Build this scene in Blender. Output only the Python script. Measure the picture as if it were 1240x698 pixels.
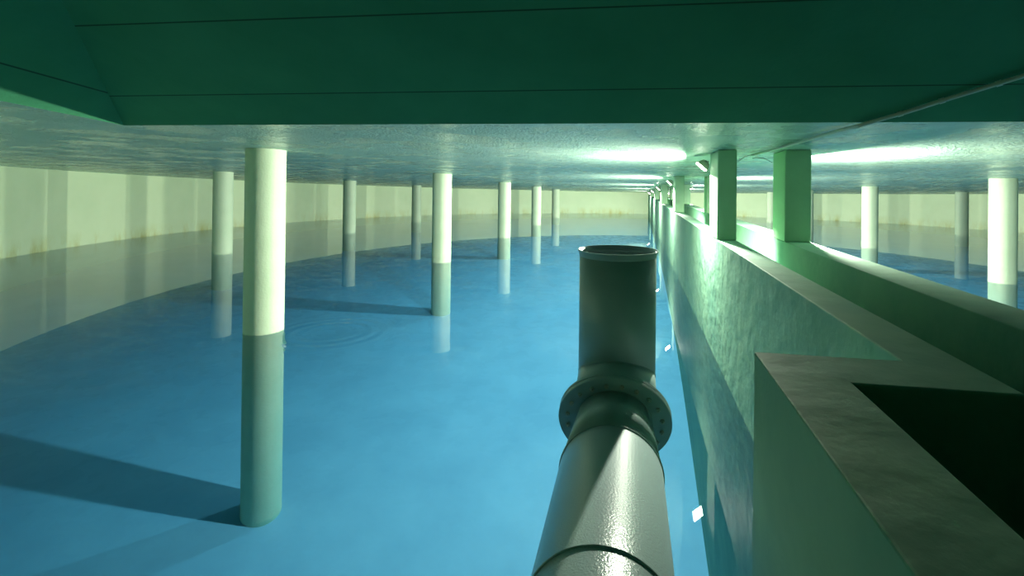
import bpy, bmesh, math, random
from mathutils import Vector, Matrix
random.seed(7)
sc = bpy.context.scene
for o in list(bpy.data.objects): bpy.data.objects.remove(o)

# ------------------------------------------------------------------ camera
ZC, ZW = 5.46, 3.90                      # camera height, water level above the tank floor
cam = bpy.data.cameras.new('camera'); co = bpy.data.objects.new('camera', cam); sc.collection.objects.link(co)
PITCH, ROLL = 0.0045025365, 0.011111409
CX, CY, F = 670.17, 222.35, 610.0
cp, sp, cr, sr = math.cos(PITCH), math.sin(PITCH), math.cos(ROLL), math.sin(ROLL)
fwd = Vector((0, cp, sp)); up0 = Vector((0, -sp, cp)); rt0 = Vector((1, 0, 0))
rt = rt0*cr + up0*sr; up = -rt0*sr + up0*cr
M = Matrix((rt, up, -fwd)).transposed().to_4x4(); M.translation = Vector((0, 0, ZC)); co.matrix_world = M
cam.sensor_width = 36; cam.lens = F/1240*36
cam.shift_x = (620-CX)/1240; cam.shift_y = (CY-349)/1240
cam.clip_start = .05; cam.clip_end = 200
sc.camera = co

# ------------------------------------------------------------------ light, world, exposure
LAMP_W = 590.0
LAMP_COL = (.95, 1.0, .80)
sc.view_settings.view_transform = 'Standard'; sc.view_settings.look = 'None'
sc.view_settings.gamma = 1; sc.view_settings.use_curve_mapping = False
sc.view_settings.exposure = 0.0
w = bpy.data.worlds.new('world'); sc.world = w; w.use_nodes = True
w.node_tree.nodes['Background'].inputs[0].default_value = (.01, .04, .03, 1)
w.node_tree.nodes['Background'].inputs[1].default_value = .2
cy = sc.cycles
cy.max_bounces = 10; cy.diffuse_bounces = 6; cy.glossy_bounces = 4; cy.transmission_bounces = 6
cy.caustics_reflective = False; cy.caustics_refractive = True
cy.sample_clamp_indirect = 3.0; cy.blur_glossy = 1.0
cy.use_denoising = True

# ------------------------------------------------------------------ frames: u runs along the channel, n across it
TH = math.radians(9.242988810565794)
US, UC = math.sin(TH), math.cos(TH)
def P(u, n, z=0.0): return Vector((u*US + n*UC, u*UC - n*US, z))
TX, TY, TR = 3.428, 14.10, 14.88        # round tank
HC, SX, SY = .30227*1.56, -.00522200, -.0263633
def ceil_z(x, y): return ZC + HC + SX*x + SY*y
ZT = ZC - .475                           # top of the channel walls

# ------------------------------------------------------------------ materials
def nt(name):
    m = bpy.data.materials.new(name); m.use_nodes = True; t = m.node_tree
    b = t.nodes['Principled BSDF']; return m, t, b
def N(t, ty, **k):
    n = t.nodes.new(ty)
    for a, v in k.items():
        if a.startswith('i_'): n.inputs[int(a[2:])].default_value = v
        else: setattr(n, a, v)
    return n
def concrete(name, c1, c2, rough=.7, scale=2.0, bump=.15, bscale=40, spec=.5, stretch=(1,1,1), bdist=.02):
    m, t, b = nt(name)
    tc = N(t, 'ShaderNodeTexCoord'); mp = N(t, 'ShaderNodeMapping'); mp.inputs['Scale'].default_value = stretch
    t.links.new(tc.outputs['Object'], mp.inputs[0])
    n1 = N(t, 'ShaderNodeTexNoise'); n1.inputs['Scale'].default_value = scale; n1.inputs['Detail'].default_value = 8; n1.inputs['Roughness'].default_value = .6
    t.links.new(mp.outputs[0], n1.inputs['Vector'])
    r = N(t, 'ShaderNodeValToRGB'); r.color_ramp.elements[0].position = .35; r.color_ramp.elements[1].position = .65
    r.color_ramp.elements[0].color = (*c1, 1); r.color_ramp.elements[1].color = (*c2, 1)
    t.links.new(n1.outputs[0], r.inputs[0]); t.links.new(r.outputs[0], b.inputs['Base Color'])
    n2 = N(t, 'ShaderNodeTexNoise'); n2.inputs['Scale'].default_value = bscale; n2.inputs['Detail'].default_value = 6
    t.links.new(mp.outputs[0], n2.inputs['Vector'])
    bp = N(t, 'ShaderNodeBump'); bp.inputs['Strength'].default_value = bump; bp.inputs['Distance'].default_value = bdist
    t.links.new(n2.outputs[0], bp.inputs['Height']); t.links.new(bp.outputs[0], b.inputs['Normal'])
    b.inputs['Roughness'].default_value = rough; b.inputs['Specular IOR Level'].default_value = spec
    return m, t, b, r, tc, bp
M_floor = concrete('tank_floor_coating', (.26,.345,.455), (.31,.395,.505), .8, 1.2, .05, 12)[0]
M_col = concrete('painted_column_concrete', (.45,.57,.41), (.50,.61,.45), .6, 3, .12, 30)[0]
M_chan = concrete('channel_wall_concrete', (.19,.40,.29), (.29,.50,.34), .68, 1.6, .38, 6, .3, (1,1,1))[0]
M_pil = concrete('pillar_concrete', (.34,.58,.36), (.39,.64,.40), .6, 3, .15, 25)[0]

def wall_mat():
    m, t, b, r, tc, bp = concrete('tank_wall_concrete', (.68,.83,.56), (.73,.87,.60), .6, 1.5, .06, 20)
    # yellow mineral stains just above the water line
    sep = N(t, 'ShaderNodeSeparateXYZ'); t.links.new(tc.outputs['Object'], sep.inputs[0])
    mr = N(t, 'ShaderNodeMapRange'); mr.inputs['From Min'].default_value = ZW+.38; mr.inputs['From Max'].default_value = ZW+.02
    t.links.new(sep.outputs['Z'], mr.inputs['Value'])
    mr2 = N(t, 'ShaderNodeMapRange'); mr2.inputs['From Min'].default_value = ZW-.25; mr2.inputs['From Max'].default_value = ZW-.02
    t.links.new(sep.outputs['Z'], mr2.inputs['Value'])
    mp = N(t, 'ShaderNodeMapping'); mp.inputs['Scale'].default_value = (1.6,1.6,.5); t.links.new(tc.outputs['Object'], mp.inputs[0])
    n = N(t, 'ShaderNodeTexNoise'); n.inputs['Scale'].default_value = 1.2; n.inputs['Detail'].default_value = 7; n.inputs['Roughness'].default_value=.7
    t.links.new(mp.outputs[0], n.inputs['Vector'])
    mr3 = N(t, 'ShaderNodeMapRange'); mr3.inputs['From Min'].default_value = .47; mr3.inputs['From Max'].default_value = .72
    t.links.new(n.outputs[0], mr3.inputs['Value'])
    a = N(t, 'ShaderNodeMath', operation='MULTIPLY'); t.links.new(mr.outputs[0], a.inputs[0]); t.links.new(mr2.outputs[0], a.inputs[1])
    c = N(t, 'ShaderNodeMath', operation='MULTIPLY'); t.links.new(a.outputs[0], c.inputs[0]); t.links.new(mr3.outputs[0], c.inputs[1])
    mx = N(t, 'ShaderNodeMix', data_type='RGBA'); mx.inputs[7].default_value = (.50,.50,.12,1)
    t.links.new(c.outputs[0], mx.inputs[0]); t.links.new(r.outputs[0], mx.inputs[6]); t.links.new(mx.outputs[2], b.inputs['Base Color'])
    return m
M_wall = wall_mat()

def ceiling_mat():
    m, t, b = nt('damp_ceiling_coating')
    tc = N(t, 'ShaderNodeTexCoord')
    n1 = N(t, 'ShaderNodeTexNoise'); n1.inputs['Scale'].default_value = .9; n1.inputs['Detail'].default_value = 6
    t.links.new(tc.outputs['Object'], n1.inputs['Vector'])
    r = N(t, 'ShaderNodeValToRGB'); r.color_ramp.elements[0].position = .35; r.color_ramp.elements[1].position = .68
    r.color_ramp.elements[0].color = (.36,.52,.43,1); r.color_ramp.elements[1].color = (.48,.64,.52,1)
    t.links.new(n1.outputs[0], r.inputs[0]); t.links.new(r.outputs[0], b.inputs['Base Color'])
    na = N(t, 'ShaderNodeTexNoise'); na.inputs['Scale'].default_value = 45; na.inputs['Detail'].default_value = 3
    nb = N(t, 'ShaderNodeTexNoise'); nb.inputs['Scale'].default_value = 2.5; nb.inputs['Detail'].default_value = 4
    for q in (na, nb): t.links.new(tc.outputs['Object'], q.inputs['Vector'])
    b1 = N(t, 'ShaderNodeBump'); b1.inputs['Strength'].default_value = .7; b1.inputs['Distance'].default_value = .016
    b2 = N(t, 'ShaderNodeBump'); b2.inputs['Strength'].default_value = .25; b2.inputs['Distance'].default_value = .05
    t.links.new(na.outputs[0], b1.inputs['Height']); t.links.new(nb.outputs[0], b2.inputs['Height'])
    t.links.new(b2.outputs[0], b1.inputs['Normal']); t.links.new(b1.outputs[0], b.inputs['Normal'])
    r2 = N(t, 'ShaderNodeMapRange'); r2.inputs['From Min'].default_value=.35; r2.inputs['From Max'].default_value=.65
    r2.inputs['To Min'].default_value=.16; r2.inputs['To Max'].default_value=.42
    t.links.new(nb.outputs[0], r2.inputs['Value']); t.links.new(r2.outputs[0], b.inputs['Roughness'])
    b.inputs['Specular IOR Level'].default_value = .6
    return m
M_ceil = ceiling_mat()

def water_mat():
    m = bpy.data.materials.new('clear_water'); m.use_nodes = True; t = m.node_tree; t.nodes.clear()
    out = N(t, 'ShaderNodeOutputMaterial')
    b = N(t, 'ShaderNodeBsdfPrincipled'); b.inputs['Base Color'].default_value=(1,1,1,1); b.inputs['Roughness'].default_value = 0
    b.inputs['IOR'].default_value = 1.333; b.inputs['Transmission Weight'].default_value = 1
    v = N(t, 'ShaderNodeVolumeAbsorption'); v.inputs['Color'].default_value = (0, .74, .97, 1); v.inputs['Density'].default_value = .21
    t.links.new(b.outputs[0], out.inputs['Surface']); t.links.new(v.outputs[0], out.inputs['Volume'])
    # one faint ring of ripples from a fallen drop
    g = N(t, 'ShaderNodeTexCoord'); s = N(t, 'ShaderNodeVectorMath', operation='DISTANCE')
    s.inputs[1].default_value = (RIP[0], RIP[1], ZW); t.links.new(g.outputs['Object'], s.inputs[0])
    k = N(t, 'ShaderNodeMath', operation='MULTIPLY'); k.inputs[1].default_value = 42; t.links.new(s.outputs['Value'], k.inputs[0])
    si = N(t, 'ShaderNodeMath', operation='SINE'); t.links.new(k.outputs[0], si.inputs[0])
    e1 = N(t, 'ShaderNodeMapRange', interpolation_type='SMOOTHSTEP'); e1.inputs['From Min'].default_value=.75; e1.inputs['From Max'].default_value=.45
    e2 = N(t, 'ShaderNodeMapRange', interpolation_type='SMOOTHSTEP'); e2.inputs['From Min'].default_value=.12; e2.inputs['From Max'].default_value=.35
    t.links.new(s.outputs['Value'], e1.inputs['Value']); t.links.new(s.outputs['Value'], e2.inputs['Value'])
    mu = N(t, 'ShaderNodeMath', operation='MULTIPLY'); t.links.new(e1.outputs[0], mu.inputs[0]); t.links.new(e2.outputs[0], mu.inputs[1])
    mm = N(t, 'ShaderNodeMath', operation='MULTIPLY'); t.links.new(mu.outputs[0], mm.inputs[0]); t.links.new(si.outputs[0], mm.inputs[1])
    bp = N(t, 'ShaderNodeBump'); bp.inputs['Strength'].default_value = .55; bp.inputs['Distance'].default_value = .003
    t.links.new(mm.outputs[0], bp.inputs['Height']); t.links.new(bp.outputs[0], b.inputs['Normal'])
    return m
RIP = (-2.31, 5.27)

def paint(name, c, rough=.35, bump=.0, bs=120, metallic=0., dist=.003):
    m, t, b = nt(name)
    tc = N(t, 'ShaderNodeTexCoord'); n = N(t, 'ShaderNodeTexNoise'); n.inputs['Scale'].default_value = bs; n.inputs['Detail'].default_value = 2
    t.links.new(tc.outputs['Object'], n.inputs['Vector'])
    n2 = N(t, 'ShaderNodeTexNoise'); n2.inputs['Scale'].default_value = 3
    t.links.new(tc.outputs['Object'], n2.inputs['Vector'])
    mx = N(t, 'ShaderNodeMix', data_type='RGBA'); mx.inputs[6].default_value = (*[x*.88 for x in c],1); mx.inputs[7].default_value = (*[min(1,x*1.1) for x in c],1)
    t.links.new(n2.outputs[0], mx.inputs[0]); t.links.new(mx.outputs[2], b.inputs['Base Color'])
    bp = N(t, 'ShaderNodeBump'); bp.inputs['Strength'].default_value = bump; bp.inputs['Distance'].default_value = dist
    t.links.new(n.outputs[0], bp.inputs['Height']); t.links.new(bp.outputs[0], b.inputs['Normal'])
    b.inputs['Roughness'].default_value = rough; b.inputs['Metallic'].default_value = metallic
    return m
M_pipe = paint('grey_pipe_paint', (.36,.46,.47), .28, .5, 160)
M_steel = paint('bolt_steel', (.5,.5,.44), .35, .1, 60, .3)
M_house = paint('lamp_housing', (.16,.20,.15), .5, .1)
M_cond = paint('grey_plastic_conduit', (.60,.66,.58), .5, .05)
M_cable = paint('black_cable', (.03,.04,.03), .5, .05)
M_lens = bpy.data.materials.new('lit_lamp_lens'); M_lens.use_nodes = True
_b = M_lens.node_tree.nodes['Principled BSDF']; _b.inputs['Emission Color'].default_value = (*LAMP_COL, 1); _b.inputs['Emission Strength'].default_value = 60

def slope_mat(lines):
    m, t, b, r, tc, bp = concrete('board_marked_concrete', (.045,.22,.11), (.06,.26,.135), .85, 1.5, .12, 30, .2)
    uv = N(t, 'ShaderNodeUVMap'); sp_ = N(t, 'ShaderNodeSeparateXYZ'); t.links.new(uv.outputs[0], sp_.inputs[0])
    acc = None
    for L in lines:
        d = N(t, 'ShaderNodeMath', operation='SUBTRACT'); d.inputs[1].default_value = L; t.links.new(sp_.outputs['Y'], d.inputs[0])
        ab = N(t, 'ShaderNodeMath', operation='ABSOLUTE'); t.links.new(d.outputs[0], ab.inputs[0])
        mr = N(t, 'ShaderNodeMapRange'); mr.inputs['From Min'].default_value = .007; mr.inputs['From Max'].default_value = .002
        t.links.new(ab.outputs[0], mr.inputs['Value'])
        if acc is None: acc = mr
        else:
            mxm = N(t, 'ShaderNodeMath', operation='MAXIMUM'); t.links.new(acc.outputs[0], mxm.inputs[0]); t.links.new(mr.outputs[0], mxm.inputs[1]); acc = mxm
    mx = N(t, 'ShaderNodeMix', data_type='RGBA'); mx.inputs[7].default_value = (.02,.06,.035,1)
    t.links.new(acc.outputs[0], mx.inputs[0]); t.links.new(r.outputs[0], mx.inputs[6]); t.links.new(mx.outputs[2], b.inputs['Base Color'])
    return m

# ------------------------------------------------------------------ helpers
def obj(name, bm, mat, parent=None, smooth=False, angle=None):
    me = bpy.data.meshes.new(name); bm.normal_update(); bm.to_mesh(me); bm.free(); me.materials.append(mat)
    o = bpy.data.objects.new(name, me); sc.collection.objects.link(o)
    if smooth:
        me.polygons.foreach_set('use_smooth', [True]*len(me.polygons))
        if angle: me.set_sharp_from_angle(angle=math.radians(angle))
    if parent: o.parent = parent
    return o
def struct(o, label=None):
    o['kind'] = 'structure'
    if label: o['label'] = label
    return o
def tag(o, label, cat, group=None, kind=None):
    o['label'] = label; o['category'] = cat
    if group: o['group'] = group
    if kind: o['kind'] = kind
    return o
def empty(name, loc):
    o = bpy.data.objects.new(name, None); sc.collection.objects.link(o); o.location = loc; return o
def prism(bm, pts, z0, z1):
    lo = [bm.verts.new((p[0], p[1], z0(p) if callable(z0) else z0)) for p in pts]
    hi = [bm.verts.new((p[0], p[1], z1(p) if callable(z1) else z1)) for p in pts]
    n = len(pts)
    f = [bm.faces.new(lo[::-1]), bm.faces.new(hi)]
    for i in range(n): bm.faces.new((lo[i], lo[(i+1) % n], hi[(i+1) % n], hi[i]))
    bmesh.ops.recalc_face_normals(bm, faces=bm.faces[:])
def frame_from(d):
    d = d.normalized(); a = Vector((0,0,1)) if abs(d.z) < .9 else Vector((1,0,0))
    x = d.cross(a).normalized(); y = d.cross(x).normalized(); return x, y
def tube(bm, pts, radii, seg=48, cap=True, normals=None):
    """sweep a circle through pts; normals gives the cutting-plane normal at each point (mitres)"""
    rings = []; n = len(pts)
    for i, p in enumerate(pts):
        if i == 0: dprev = dnext = (pts[1]-pts[0]).normalized()
        elif i == n-1: dprev = dnext = (pts[-1]-pts[-2]).normalized()
        else: dprev = (p-pts[i-1]).normalized(); dnext = (pts[i+1]-p).normalized()
        if i == 0: x, y = frame_from(dnext)
        else:
            x = (x - dprev*x.dot(dprev)).normalized(); y = dprev.cross(x).normalized()
        pn = (dprev+dnext).normalized()
        ring = []
        r = radii[i] if hasattr(radii, '__len__') else radii
        for k in range(seg):
            a = 2*math.pi*k/seg; v = x*math.cos(a)*r + y*math.sin(a)*r
            t_ = -v.dot(pn)/dprev.dot(pn); ring.append(bm.verts.new(p + v + dprev*t_))
        rings.append(ring)
    for a, b in zip(rings, rings[1:]):
        for k in range(seg): bm.faces.new((a[k], a[(k+1) % seg], b[(k+1) % seg], b[k]))
    if cap: bm.faces.new(rings[0][::-1]); bm.faces.new(rings[-1])
    bmesh.ops.recalc_face_normals(bm, faces=bm.faces[:])
def lathe(bm, c, axis, prof, seg=64):
    """closed profile (r, h) turned about axis through c"""
    x, y = frame_from(axis); d = axis.normalized(); rings = []
    for r, h in prof:
        rings.append([bm.verts.new(c + d*h + (x*math.cos(2*math.pi*k/seg)+y*math.sin(2*math.pi*k/seg))*r) for k in range(seg)])
    m = len(rings)
    for i in range(m):
        a, b = rings[i], rings[(i+1) % m]
        for k in range(seg): bm.faces.new((a[k], a[(k+1) % seg], b[(k+1) % seg], b[k]))
    bmesh.ops.recalc_face_normals(bm, faces=bm.faces[:])
def circ(r, n=192, cx=TX, cy_=TY): return [(cx + r*math.cos(2*math.pi*k/n), cy_ + r*math.sin(2*math.pi*k/n)) for k in range(n)]

# ray helpers used only to read positions off the surveyed planes
def ray(px, py): return fwd + rt*((px-CX)/F) - up*((py-CY)/F)
def hit(px, py, p0, nrm):
    d = ray(px, py); t = (p0 - Vector((0,0,ZC))).dot(nrm)/d.dot(nrm); return Vector((0,0,ZC)) + d*t

# ------------------------------------------------------------------ tank shell
bm = bmesh.new(); prism(bm, circ(TR+.35), -.3, 0); floor = struct(obj('floor', bm, M_floor))
bm = bmesh.new(); n_ = 256
i0 = [(TX+TR*math.cos(2*math.pi*k/n_), TY+TR*math.sin(2*math.pi*k/n_)) for k in range(n_)]
o0 = [(TX+(TR+.3)*math.cos(2*math.pi*k/n_), TY+(TR+.3)*math.sin(2*math.pi*k/n_)) for k in range(n_)]
vs = [[bm.verts.new((*p, z)) for p in L] for L, z in ((i0, 0), (i0, ZC+1.9), (o0, ZC+1.9), (o0, 0))]
for a in range(4):
    for k in range(n_): bm.faces.new((vs[a][k], vs[a][(k+1) % n_], vs[(a+1) % 4][(k+1) % n_], vs[(a+1) % 4][k]))
bmesh.ops.recalc_face_normals(bm, faces=bm.faces[:])
struct(obj('wall_perimeter', bm, M_wall, smooth=True, angle=30))

# ceiling: sloping slab with a notch over the access side
A = Vector((-3.045, 3.564, 0)); Bp = Vector((-2.925, 2.656, 0)); A2 = Vector((2.601, 2.792, 0))
dl = (Bp-A).normalized(); df = (A2-A).normalized()
def to_wall(p, d):
    q = p.copy()
    while (q.x-TX)**2 + (q.y-TY)**2 < (TR+.02)**2: q += d*.005
    return q
Bw = to_wall(A, dl); Ar = A + df*8.9; Cw = to_wall(Ar, Vector((.10,-1,0)).normalized())
angB = math.atan2(Bw.y-TY, Bw.x-TX); angC = math.atan2(Cw.y-TY, Cw.x-TX)
pts = []
m_ = 200; a0 = angC; a1 = angB + 2*math.pi
for k in range(m_+1):
    a = a0 + (a1-a0)*k/m_; pts.append((TX+(TR+.02)*math.cos(a), TY+(TR+.02)*math.sin(a)))
pts += [(A.x, A.y), (Ar.x, Ar.y)]
bm = bmesh.new(); prism(bm, pts, lambda p: ceil_z(*p[:2]), lambda p: ceil_z(*p[:2])+.3)
bmesh.ops.triangulate(bm, faces=[f for f in bm.faces if len(f.verts) > 4]); ceiling = struct(obj('ceiling', bm, M_ceil))

# sloping soffits of the raised bay above the access side
def cz(p): return Vector((p.x, p.y, ceil_z(p.x, p.y)))
A3, B3, Ar3 = cz(A), cz(Bw), cz(Ar)
_c = ray(75, 0); crease = Vector((0,0,ZC)) + _c*(2.45/_c.y) - A3
C3 = A3 + crease*((ZC+1.7-A3.z)/crease.z)
D3 = C3 + (Ar3-A3)*.72; E3 = C3 + (B3-A3)*.6
nf = (Ar3-A3).cross(crease).normalized(); nl = (B3-A3).cross(crease).normalized()
def plate(name, quad, edge_a, edge_d, lines, thick=.12):
    bm = bmesh.new(); nrm = (quad[1]-quad[0]).cross(quad[3]-quad[0]).normalized()
    if nrm.z < 0: nrm = -nrm
    lo = [bm.verts.new(q) for q in quad]; hi = [bm.verts.new(q + nrm*thick) for q in quad]
    bm.faces.new(lo); bm.faces.new(hi[::-1])
    for i in range(4): bm.faces.new((lo[i], lo[(i+1) % 4], hi[(i+1) % 4], hi[i]))
    bmesh.ops.recalc_face_normals(bm, faces=bm.faces[:])
    uvl = bm.loops.layers.uv.new('uv'); e = edge_d.normalized()
    for f in bm.faces:
        for l in f.loops:
            r = l.vert.co - edge_a; l[uvl].uv = (r.dot(e), (r - e*r.dot(e)).length)
    return struct(obj(name, bm, slope_mat(lines)))
def vdist(p, a, e): e = e.normalized(); r = p-a; return (r-e*r.dot(e)).length
fl = [vdist(hit(x, y, A3, nf), A3, Ar3-A3) for x, y in ((700,109),(700,10))]
ll = [vdist(hit(x, y, A3, nl), A3, B3-A3) for x, y in ((60,93),)]
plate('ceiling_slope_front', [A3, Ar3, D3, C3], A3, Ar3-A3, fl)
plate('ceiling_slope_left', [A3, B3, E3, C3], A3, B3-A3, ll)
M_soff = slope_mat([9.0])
bm = bmesh.new()
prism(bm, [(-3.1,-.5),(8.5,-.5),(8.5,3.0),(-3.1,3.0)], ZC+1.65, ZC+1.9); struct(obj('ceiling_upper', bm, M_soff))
M_dark = concrete('added_liner_dark', (.03,.10,.06), (.05,.14,.085), .8, 2, .15, 25, .3)[0]  # unseen dark liner behind the camera, added to cut bounce off the pale wall
arc = [math.atan2(to_wall(Vector((x,3,0)), Vector((0,-1,0))).y-TY, x-TX) for x in (-3.3+.3*i for i in range(37))]
bm = bmesh.new(); prism(bm, [(TX+(TR+.01)*math.cos(a), TY+(TR+.01)*math.sin(a)) for a in arc] + [(TX+(TR-.06)*math.cos(a), TY+(TR-.06)*math.sin(a)) for a in arc[::-1]], 0, ZC+1.7)
struct(obj('wall_added_dark_liner', bm, M_dark))
bm = bmesh.new(); e_ = [(Ar.x,Ar.y),(Ar.x+.15,Ar.y),(Cw.x+.15,Cw.y-.1),(Cw.x,Cw.y-.1)]
prism(bm, e_, ceil_z(Ar.x,Ar.y), ZC+1.9); struct(obj('trim_1', bm, M_soff))

# channel walls
def ch(name, un):
    bm = bmesh.new(); prism(bm, [tuple(P(u, n)[:2]) for u, n in un], 0, ZT)
    o = obj(name, bm, M_chan); b = o.modifiers.new('bevel', 'BEVEL'); b.width = .005; b.segments = 2
    return struct(o)
def far_u(n):                            # where a line across meets the round wall
    u = 15.0
    while (P(u,n)-Vector((TX,TY,0))).length < TR+.03: u += .01
    return u
def near_u(n):
    u = 5.0
    while (P(u,n)-Vector((TX,TY,0))).length < TR+.03: u -= .01
    return u
ch('wall_channel_left', [(far_u(.735),.735),(1.54,.735),(1.54,.345),(near_u(.345),.345),(near_u(.53),.53),(1.336,.53),(1.336,.905),(far_u(.905),.905)])
ch('wall_channel_right', [(far_u(1.31),1.31),(near_u(1.31),1.31),(near_u(1.535),1.535),(far_u(1.535),1.535)])

# ------------------------------------------------------------------ round columns on their grid
o0_ = Vector((-1.94730623, 3.40954099, 0))*1.56; gA = Vector((.507013962, 3.11558548, 0))*1.56; gB = Vector((-3.17359094, .51451395, 0))*1.56
CR = .12265*1.56
col_labels = {
 (0,0): 'nearest round concrete column on the left, tallest in view, its shadow on the floor',
 (1,0): 'round column second in the row right of the nearest column, its long pale reflection below',
 (2,0): 'round column third in the middle row, between the second column and the grey standpipe',
 (3,0): 'slim far round column, fourth in the middle row just left of the standpipe',
 (4,0): 'farthest and thinnest round column of the middle row, above the left rim of the standpipe',
 (1,1): 'round column just left of the nearest big column, in front of the curved wall',
 (2,1): 'round column standing alone midway between the nearest column and the next bright one',
 (3,1): 'thin far round column just left of the second column in the middle row',
 (1,-2): 'thick pale round column at the far right beyond the channel',
 (2,-2): 'bright white round column beyond the channel, right of the square pillar',
 (3,-2): 'round column mostly hidden behind the right edge of the nearest right-hand square pillar',
 (4,-2): 'far round column seen through the gap between the two nearest square pillars',
 (3,-3): 'thin shaded round column left of the thick one at the far right',
}
first_col = None
def col_mesh():
    bm = bmesh.new()
    prof = [(CR, .0), (CR, 1.0)]
    seg = 64; a = [bm.verts.new((CR*math.cos(2*math.pi*k/seg), CR*math.sin(2*math.pi*k/seg), 0)) for k in range(seg)]
    return bm, a, seg
for (i, j), lab in col_labels.items():
    p = o0_ + gA*i + gB*j
    bm = bmesh.new(); seg = 72
    prism(bm, [(CR*math.cos(2*math.pi*k/seg), CR*math.sin(2*math.pi*k/seg)) for k in range(seg)], 0, lambda q: ceil_z(p.x+q[0], p.y+q[1])-.001)
    c = obj('round_column', bm, M_col, smooth=True, angle=40); c.location = p
    tag(c, lab, 'column', 'round concrete columns standing in the water', 'thing')

# ------------------------------------------------------------------ square pillars on the channel walls, and their floodlights
ord_ = ['nearest', 'second', 'third', 'fourth', 'fifth and farthest']
def pillar(k, n0, n1, side, depth):
    u0 = 4.74 + 4.925*k; c = P(u0+depth/2, (n0+n1)/2, ZT)
    bm = bmesh.new()
    pts = [P(u, n)-Vector((c.x, c.y, 0)) for u, n in ((u0,n0),(u0,n1),(u0+depth,n1),(u0+depth,n0))]
    prism(bm, pts, .001, lambda q: ceil_z(c.x+q[0], c.y+q[1])-.001-ZT)
    o = obj('square_pillar', bm, M_pil); o.location = c
    b = o.modifiers.new('bevel', 'BEVEL'); b.width = .008; b.segments = 2
    tag(o, f'{ord_[k]} square concrete pillar on the {side} wall of the channel', 'pillar', 'square pillars on the channel walls', 'thing')
lamp_spots = []
def floodlight(k, u, n, sgn, side):
    """lens faces outward (sgn -1: left basin, +1: right basin) and down"""
    x, y = P(u, n)[:2]; z = ceil_z(x, y) - .115
    t = empty('floodlight', (x, y, z)); t.rotation_euler = (0, 0, -TH)   # local x = n, local y = u
    tag(t, f'lit floodlight behind the {ord_[k]} pillar of the {side} channel wall', 'lamp', 'floodlights under the ceiling along the channel')
    tilt = math.radians(48); nx = Vector((sgn*math.cos(tilt), 0, -math.sin(tilt))); ax = Vector((sgn*math.sin(tilt), 0, math.cos(tilt)))
    W, H, D = .085, .065, .07
    bm = bmesh.new(); f = [(-H,0),(H,0),(H*.9,-.022),(H*.62,-D*.8),(H*.2,-D),(-H*.2,-D),(-H*.62,-D*.8),(-H*.9,-.022)]
    sides = [[bm.verts.new(ax*a + nx*b + Vector((0,s*W,0))) for a, b in f] for s in (-1, 1)]
    bm.faces.new(sides[0]); bm.faces.new(sides[1][::-1])
    for i in range(len(f)): bm.faces.new((sides[0][i], sides[0][(i+1) % len(f)], sides[1][(i+1) % len(f)], sides[1][i]))
    bmesh.ops.recalc_face_normals(bm, faces=bm.faces[:]); obj('housing', bm, M_house, t)
    bm = bmesh.new()
    q = [ax*a*H*.88 + Vector((0,b*W*.9,0)) for a, b in ((-1,-1),(1,-1),(1,1),(-1,1))]
    lo = [bm.verts.new(v + nx*.001) for v in q]; hi = [bm.verts.new(v + nx*.006) for v in q]
    bm.faces.new(lo); bm.faces.new(hi)
    for i in range(4): bm.faces.new((lo[i], lo[(i+1) % 4], hi[(i+1) % 4], hi[i]))
    bmesh.ops.recalc_face_normals(bm, faces=bm.faces[:]); obj('lens', bm, M_lens, t)
    # yoke bracket running from the lamp's ends to the back of the pillar
    bm = bmesh.new()
    back = -.10
    pathp = [Vector((0,W+.006,0)) - nx*.03, Vector((-sgn*.02,W+.006,.02)), Vector((-sgn*.05,-W-.02,.045)), Vector((-sgn*.05,back-.02,.045))]
    tube(bm, pathp, .009, 8); obj('bracket', bm, M_house, t)
    L = bpy.data.lights.new('floodlight_light', 'AREA'); L.energy = LAMP_W*(.97 if sgn < 0 else 1.1)*(1,1,1,.9,.45)[k]
    L.shape = 'RECTANGLE'; L.size = .11; L.size_y = .06; L.color = LAMP_COL
    L.cycles.is_caustics_light = True
    lo_ = bpy.data.objects.new('floodlight_light', L); sc.collection.objects.link(lo_); lo_.parent = t; lo_.location = nx*.012; lo_.rotation_euler = Vector((sgn*.62, (.05 if sgn < 0 else .09) + (0,.03,.06,.12,.2)[k], -.72)).to_track_quat('-Z', 'Y').to_euler()
    lamp_spots.append((x, y, z))
for k in range(5):
    pillar(k, .735, .902, 'left', .47); pillar(k, 1.31, 1.53, 'right', .40)
for k in range(5):
    floodlight(k, 5.33 + 4.925*k, .665, -1, 'left')
for k in range(5):
    floodlight(k, 5.27 + 4.925*k, 1.59, 1, 'right')

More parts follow.
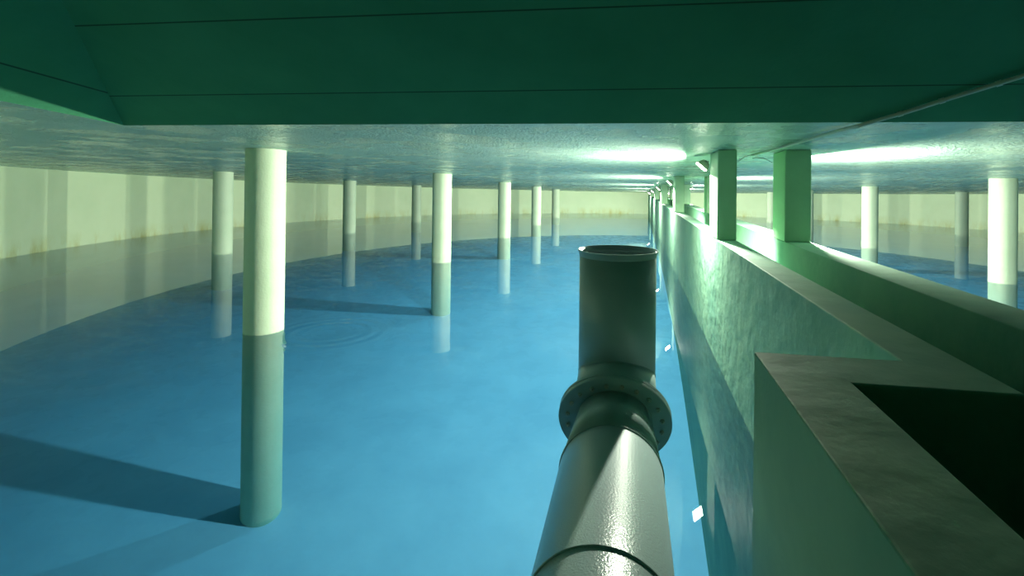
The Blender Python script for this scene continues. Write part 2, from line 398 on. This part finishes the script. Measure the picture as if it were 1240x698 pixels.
# ------------------------------------------------------------------ grey standpipe and pipe run
Dr = 2.65; RAD = .2
pd = Vector((-math.sin(math.radians(8.8)), -math.cos(math.radians(8.8)), 0))   # horizontal run, towards the camera side
base = Vector(((749-CX)/F*Dr, Dr, 0))
def along(d_back, z): return base - pd*(0) + pd*((Dr - d_back)/abs(pd.y)) + Vector((0,0,ZC+z))
a22 = math.radians(22.5)
J = along(1.95, -1.12)
F0 = along(2.38, -1.10)
Mi = along(2.65, -1.10 + math.tan(a22)*(2.65-2.38)/abs(pd.y))
Top = Vector((Mi.x, Mi.y, ZC-.336))
near = along(.0, -1.12)
root = empty('overflow_standpipe', (Mi.x, Mi.y, Top.z)); tag(root, 'large grey painted steel standpipe with open top, bolted flange and horizontal run towards the viewer', 'pipe')
ri = root.location.copy()
def pp(*a): return [q - ri for q in a]
def add_pipe(name, pts, mats=M_pipe, cap=False, thick=.006):
    bm = bmesh.new(); tube(bm, pp(*pts), RAD, 96, cap); o = obj(name, bm, mats, root, smooth=True, angle=35)
    s = o.modifiers.new('wall', 'SOLIDIFY'); s.thickness = thick; s.offset = -1; return o
d1 = (F0-Mi).normalized(); d2 = (J-F0).normalized()
def mitre_tube(name, p0, p1, n0, n1, r0=RAD, r1=RAD):
    """straight tube from p0 to p1 cut by planes with normals n0, n1"""
    bm = bmesh.new(); d = (p1-p0).normalized(); x, y = frame_from(d); seg = 96; rings = []
    for p, nn, rr in ((p0, n0, r0), (p0.lerp(p1,.5), d, (r0+r1)/2), (p1, n1, r1)):
        r_ = []
        for k in range(seg):
            v = (x*math.cos(2*math.pi*k/seg) + y*math.sin(2*math.pi*k/seg))*rr
            r_.append(bm.verts.new(p + v + d*(-v.dot(nn)/d.dot(nn)) - ri))
        rings.append(r_)
    for a, b in zip(rings, rings[1:]):
        for k in range(seg): bm.faces.new((a[k], a[(k+1) % seg], b[(k+1) % seg], b[k]))
    bmesh.ops.recalc_face_normals(bm, faces=bm.faces[:])
    o = obj(name, bm, M_pipe, root, smooth=True, angle=35); s = o.modifiers.new('wall', 'SOLIDIFY'); s.thickness = .006; s.offset = -1
    return o
dn = Vector((0,0,-1)); nM = (dn + d1).normalized(); nJ = (d2 + pd).normalized()
mitre_tube('riser', Top, Mi, dn, nM)
mitre_tube('elbow_section', Mi, F0, nM, d1)
mitre_tube('elbow_section', F0, J, d1, nJ, .172, RAD)
mitre_tube('pipe_run', J, near, nJ, pd)
def ellipse_weld(name, p, d, nn, r=.0045):
    """raised weld bead round a cut of the pipe"""
    bm = bmesh.new(); x, y = frame_from(d); seg = 96; pts = []
    for k in range(seg):
        v = (x*math.cos(2*math.pi*k/seg) + y*math.sin(2*math.pi*k/seg))
        q = v*RAD; pts.append((p + q + d*(-q.dot(nn)/d.dot(nn)) - ri, v))
    rings = []
    for c, v in pts: rings.append([bm.verts.new(c + v*r*math.cos(b)+nn*r*math.sin(b)) for b in [math.pi/3*j for j in range(6)]])
    for i in range(seg):
        a, b = rings[i], rings[(i+1) % seg]
        for j in range(6): bm.faces.new((a[j], a[(j+1) % 6], b[(j+1) % 6], b[j]))
    bmesh.ops.recalc_face_normals(bm, faces=bm.faces[:])
    return obj(name, bm, M_pipe, root, smooth=True)
ellipse_weld('weld_seam', Mi, dn, nM, .0025)
ellipse_weld('weld_seam', J, pd, nJ)
ellipse_weld('weld_seam', along(1.29, -1.12), pd, pd)
# slightly flared rim
bm = bmesh.new(); lathe(bm, Top - ri, Vector((0,0,1)), [(RAD-.008,-.03),(RAD+.001,-.03),(RAD+.004,-.012),(RAD+.010,-.002),(RAD+.010,.004),(RAD+.004,.004),(RAD-.004,-.006)], 96)
obj('rim', bm, M_pipe, root, smooth=True, angle=50)
# flange pair
FR = .265
bm = bmesh.new(); lathe(bm, F0 - ri, d1, [(.168,-.002),(.168,.016),(FR-.003,.016),(FR,.013),(FR,-.002)], 96); flange = obj('flange', bm, M_pipe, root, smooth=True, angle=30)
bm = bmesh.new(); lathe(bm, F0 - ri, d1, [(RAD-.001,-.024),(RAD-.001,-.006),(FR,-.006),(FR,-.021),(FR-.003,-.024)], 96); flange2 = obj('flange', bm, M_pipe, root, smooth=True, angle=30)
bx, by = frame_from(d1)
for k in range(20):
    a = 2*math.pi*(k+.5)/20; c = F0 - ri + (bx*math.cos(a)+by*math.sin(a))*(.222)
    bm = bmesh.new()
    rg = [[bm.verts.new(c + d1*h + (bx*math.cos(math.pi*j/3)+by*math.sin(math.pi*j/3))*rr) for j in range(6)] for h, rr in ((.0165,.0105),(.027,.0105),(.027,.0055),(.034,.0055))]
    bm.faces.new(rg[0][::-1]); bm.faces.new(rg[-1])
    for ra, rb in zip(rg, rg[1:]):
        for j in range(6): bm.faces.new((ra[j], ra[(j+1) % 6], rb[(j+1) % 6], rb[j]))
    bmesh.ops.recalc_face_normals(bm, faces=bm.faces[:])
    obj('bolt', bm, M_steel, flange)

# ------------------------------------------------------------------ conduit and cables
cn = Vector((-SX, -SY, 1)); c0 = Vector((0,0,ZC+HC))
R1 = .012
cpts = [hit(x, y, c0, cn) for x, y in ((910.2,185.5),(950,174.4),(995,160.5),(1028,151.0),(1041,147.9))]
fpts = [hit(x, y, A3, nf) for x, y in ((1056,143.4),(1089,134.2),(1139.3,118),(1208,96.8),(1240,87),(1290,69))]
nfd = nf if nf.z < 0 else -nf
path = [q - Vector((0,0,R1+.009)) for q in cpts] + [q + nfd*(R1+.009) for q in fpts]
bm = bmesh.new(); tube(bm, path, R1, 14)
cd = obj('electrical_conduit', bm, M_cond, smooth=True, angle=40)
tag(cd, 'thin grey conduit running diagonally across the ceiling from the square pillars to upper right', 'conduit')
def clip(p, d, nrm):
    bm = bmesh.new(); d = d.normalized()
    tube(bm, [p - d*.012, p + d*.012], R1+.003, 12); return obj('clip', bm, M_cond, cd, smooth=True, angle=40)
for i in (1, 6, 7, 8): clip(path[i], path[i+1]-path[i-1], nfd)
def cable(px, lab, r=.004):
    pts_ = [hit(x, y, c0, cn) + Vector((0,0,-.006-dz)) for x, y, dz in px]
    # smooth
    cu = []
    for i in range(len(pts_)-1):
        a = pts_[max(0,i-1)]; b = pts_[i]; c = pts_[i+1]; d = pts_[min(len(pts_)-1,i+2)]
        for s in range(6):
            t = s/6; cu.append(.5*((2*b)+(c-a)*t+(2*a-5*b+4*c-d)*t*t+(3*b-a-3*c+d)*t**3))
    cu.append(pts_[-1]); bm = bmesh.new(); tube(bm, cu, r, 8)
    tag(obj('lamp_cable', bm, M_cable, smooth=True), lab, 'cable')
cable([(908.8,186.2,.008),(902,189,.004),(893.5,195.3,.004)], 'thin dark cable from conduit end towards the nearest left pillar')
cable([(911.5,187.2,.03),(917,190.2,.002),(926,191.2,.004),(935,194.2,.02)], 'thin looped cable from conduit end to floodlight behind the nearest right pillar')

# ------------------------------------------------------------------ water
bm = bmesh.new(); prism(bm, circ(TR+.05, 256), -.05, ZW)
water = obj('water', bm, water_mat(), smooth=True, angle=30); tag(water, 'still clear blue water filling the round tank', 'water', kind='stuff')
water.cycles.is_caustics_caster = True
for o in sc.objects:
    if o.type == 'MESH' and o is not water: o.cycles.is_caustics_receiver = True
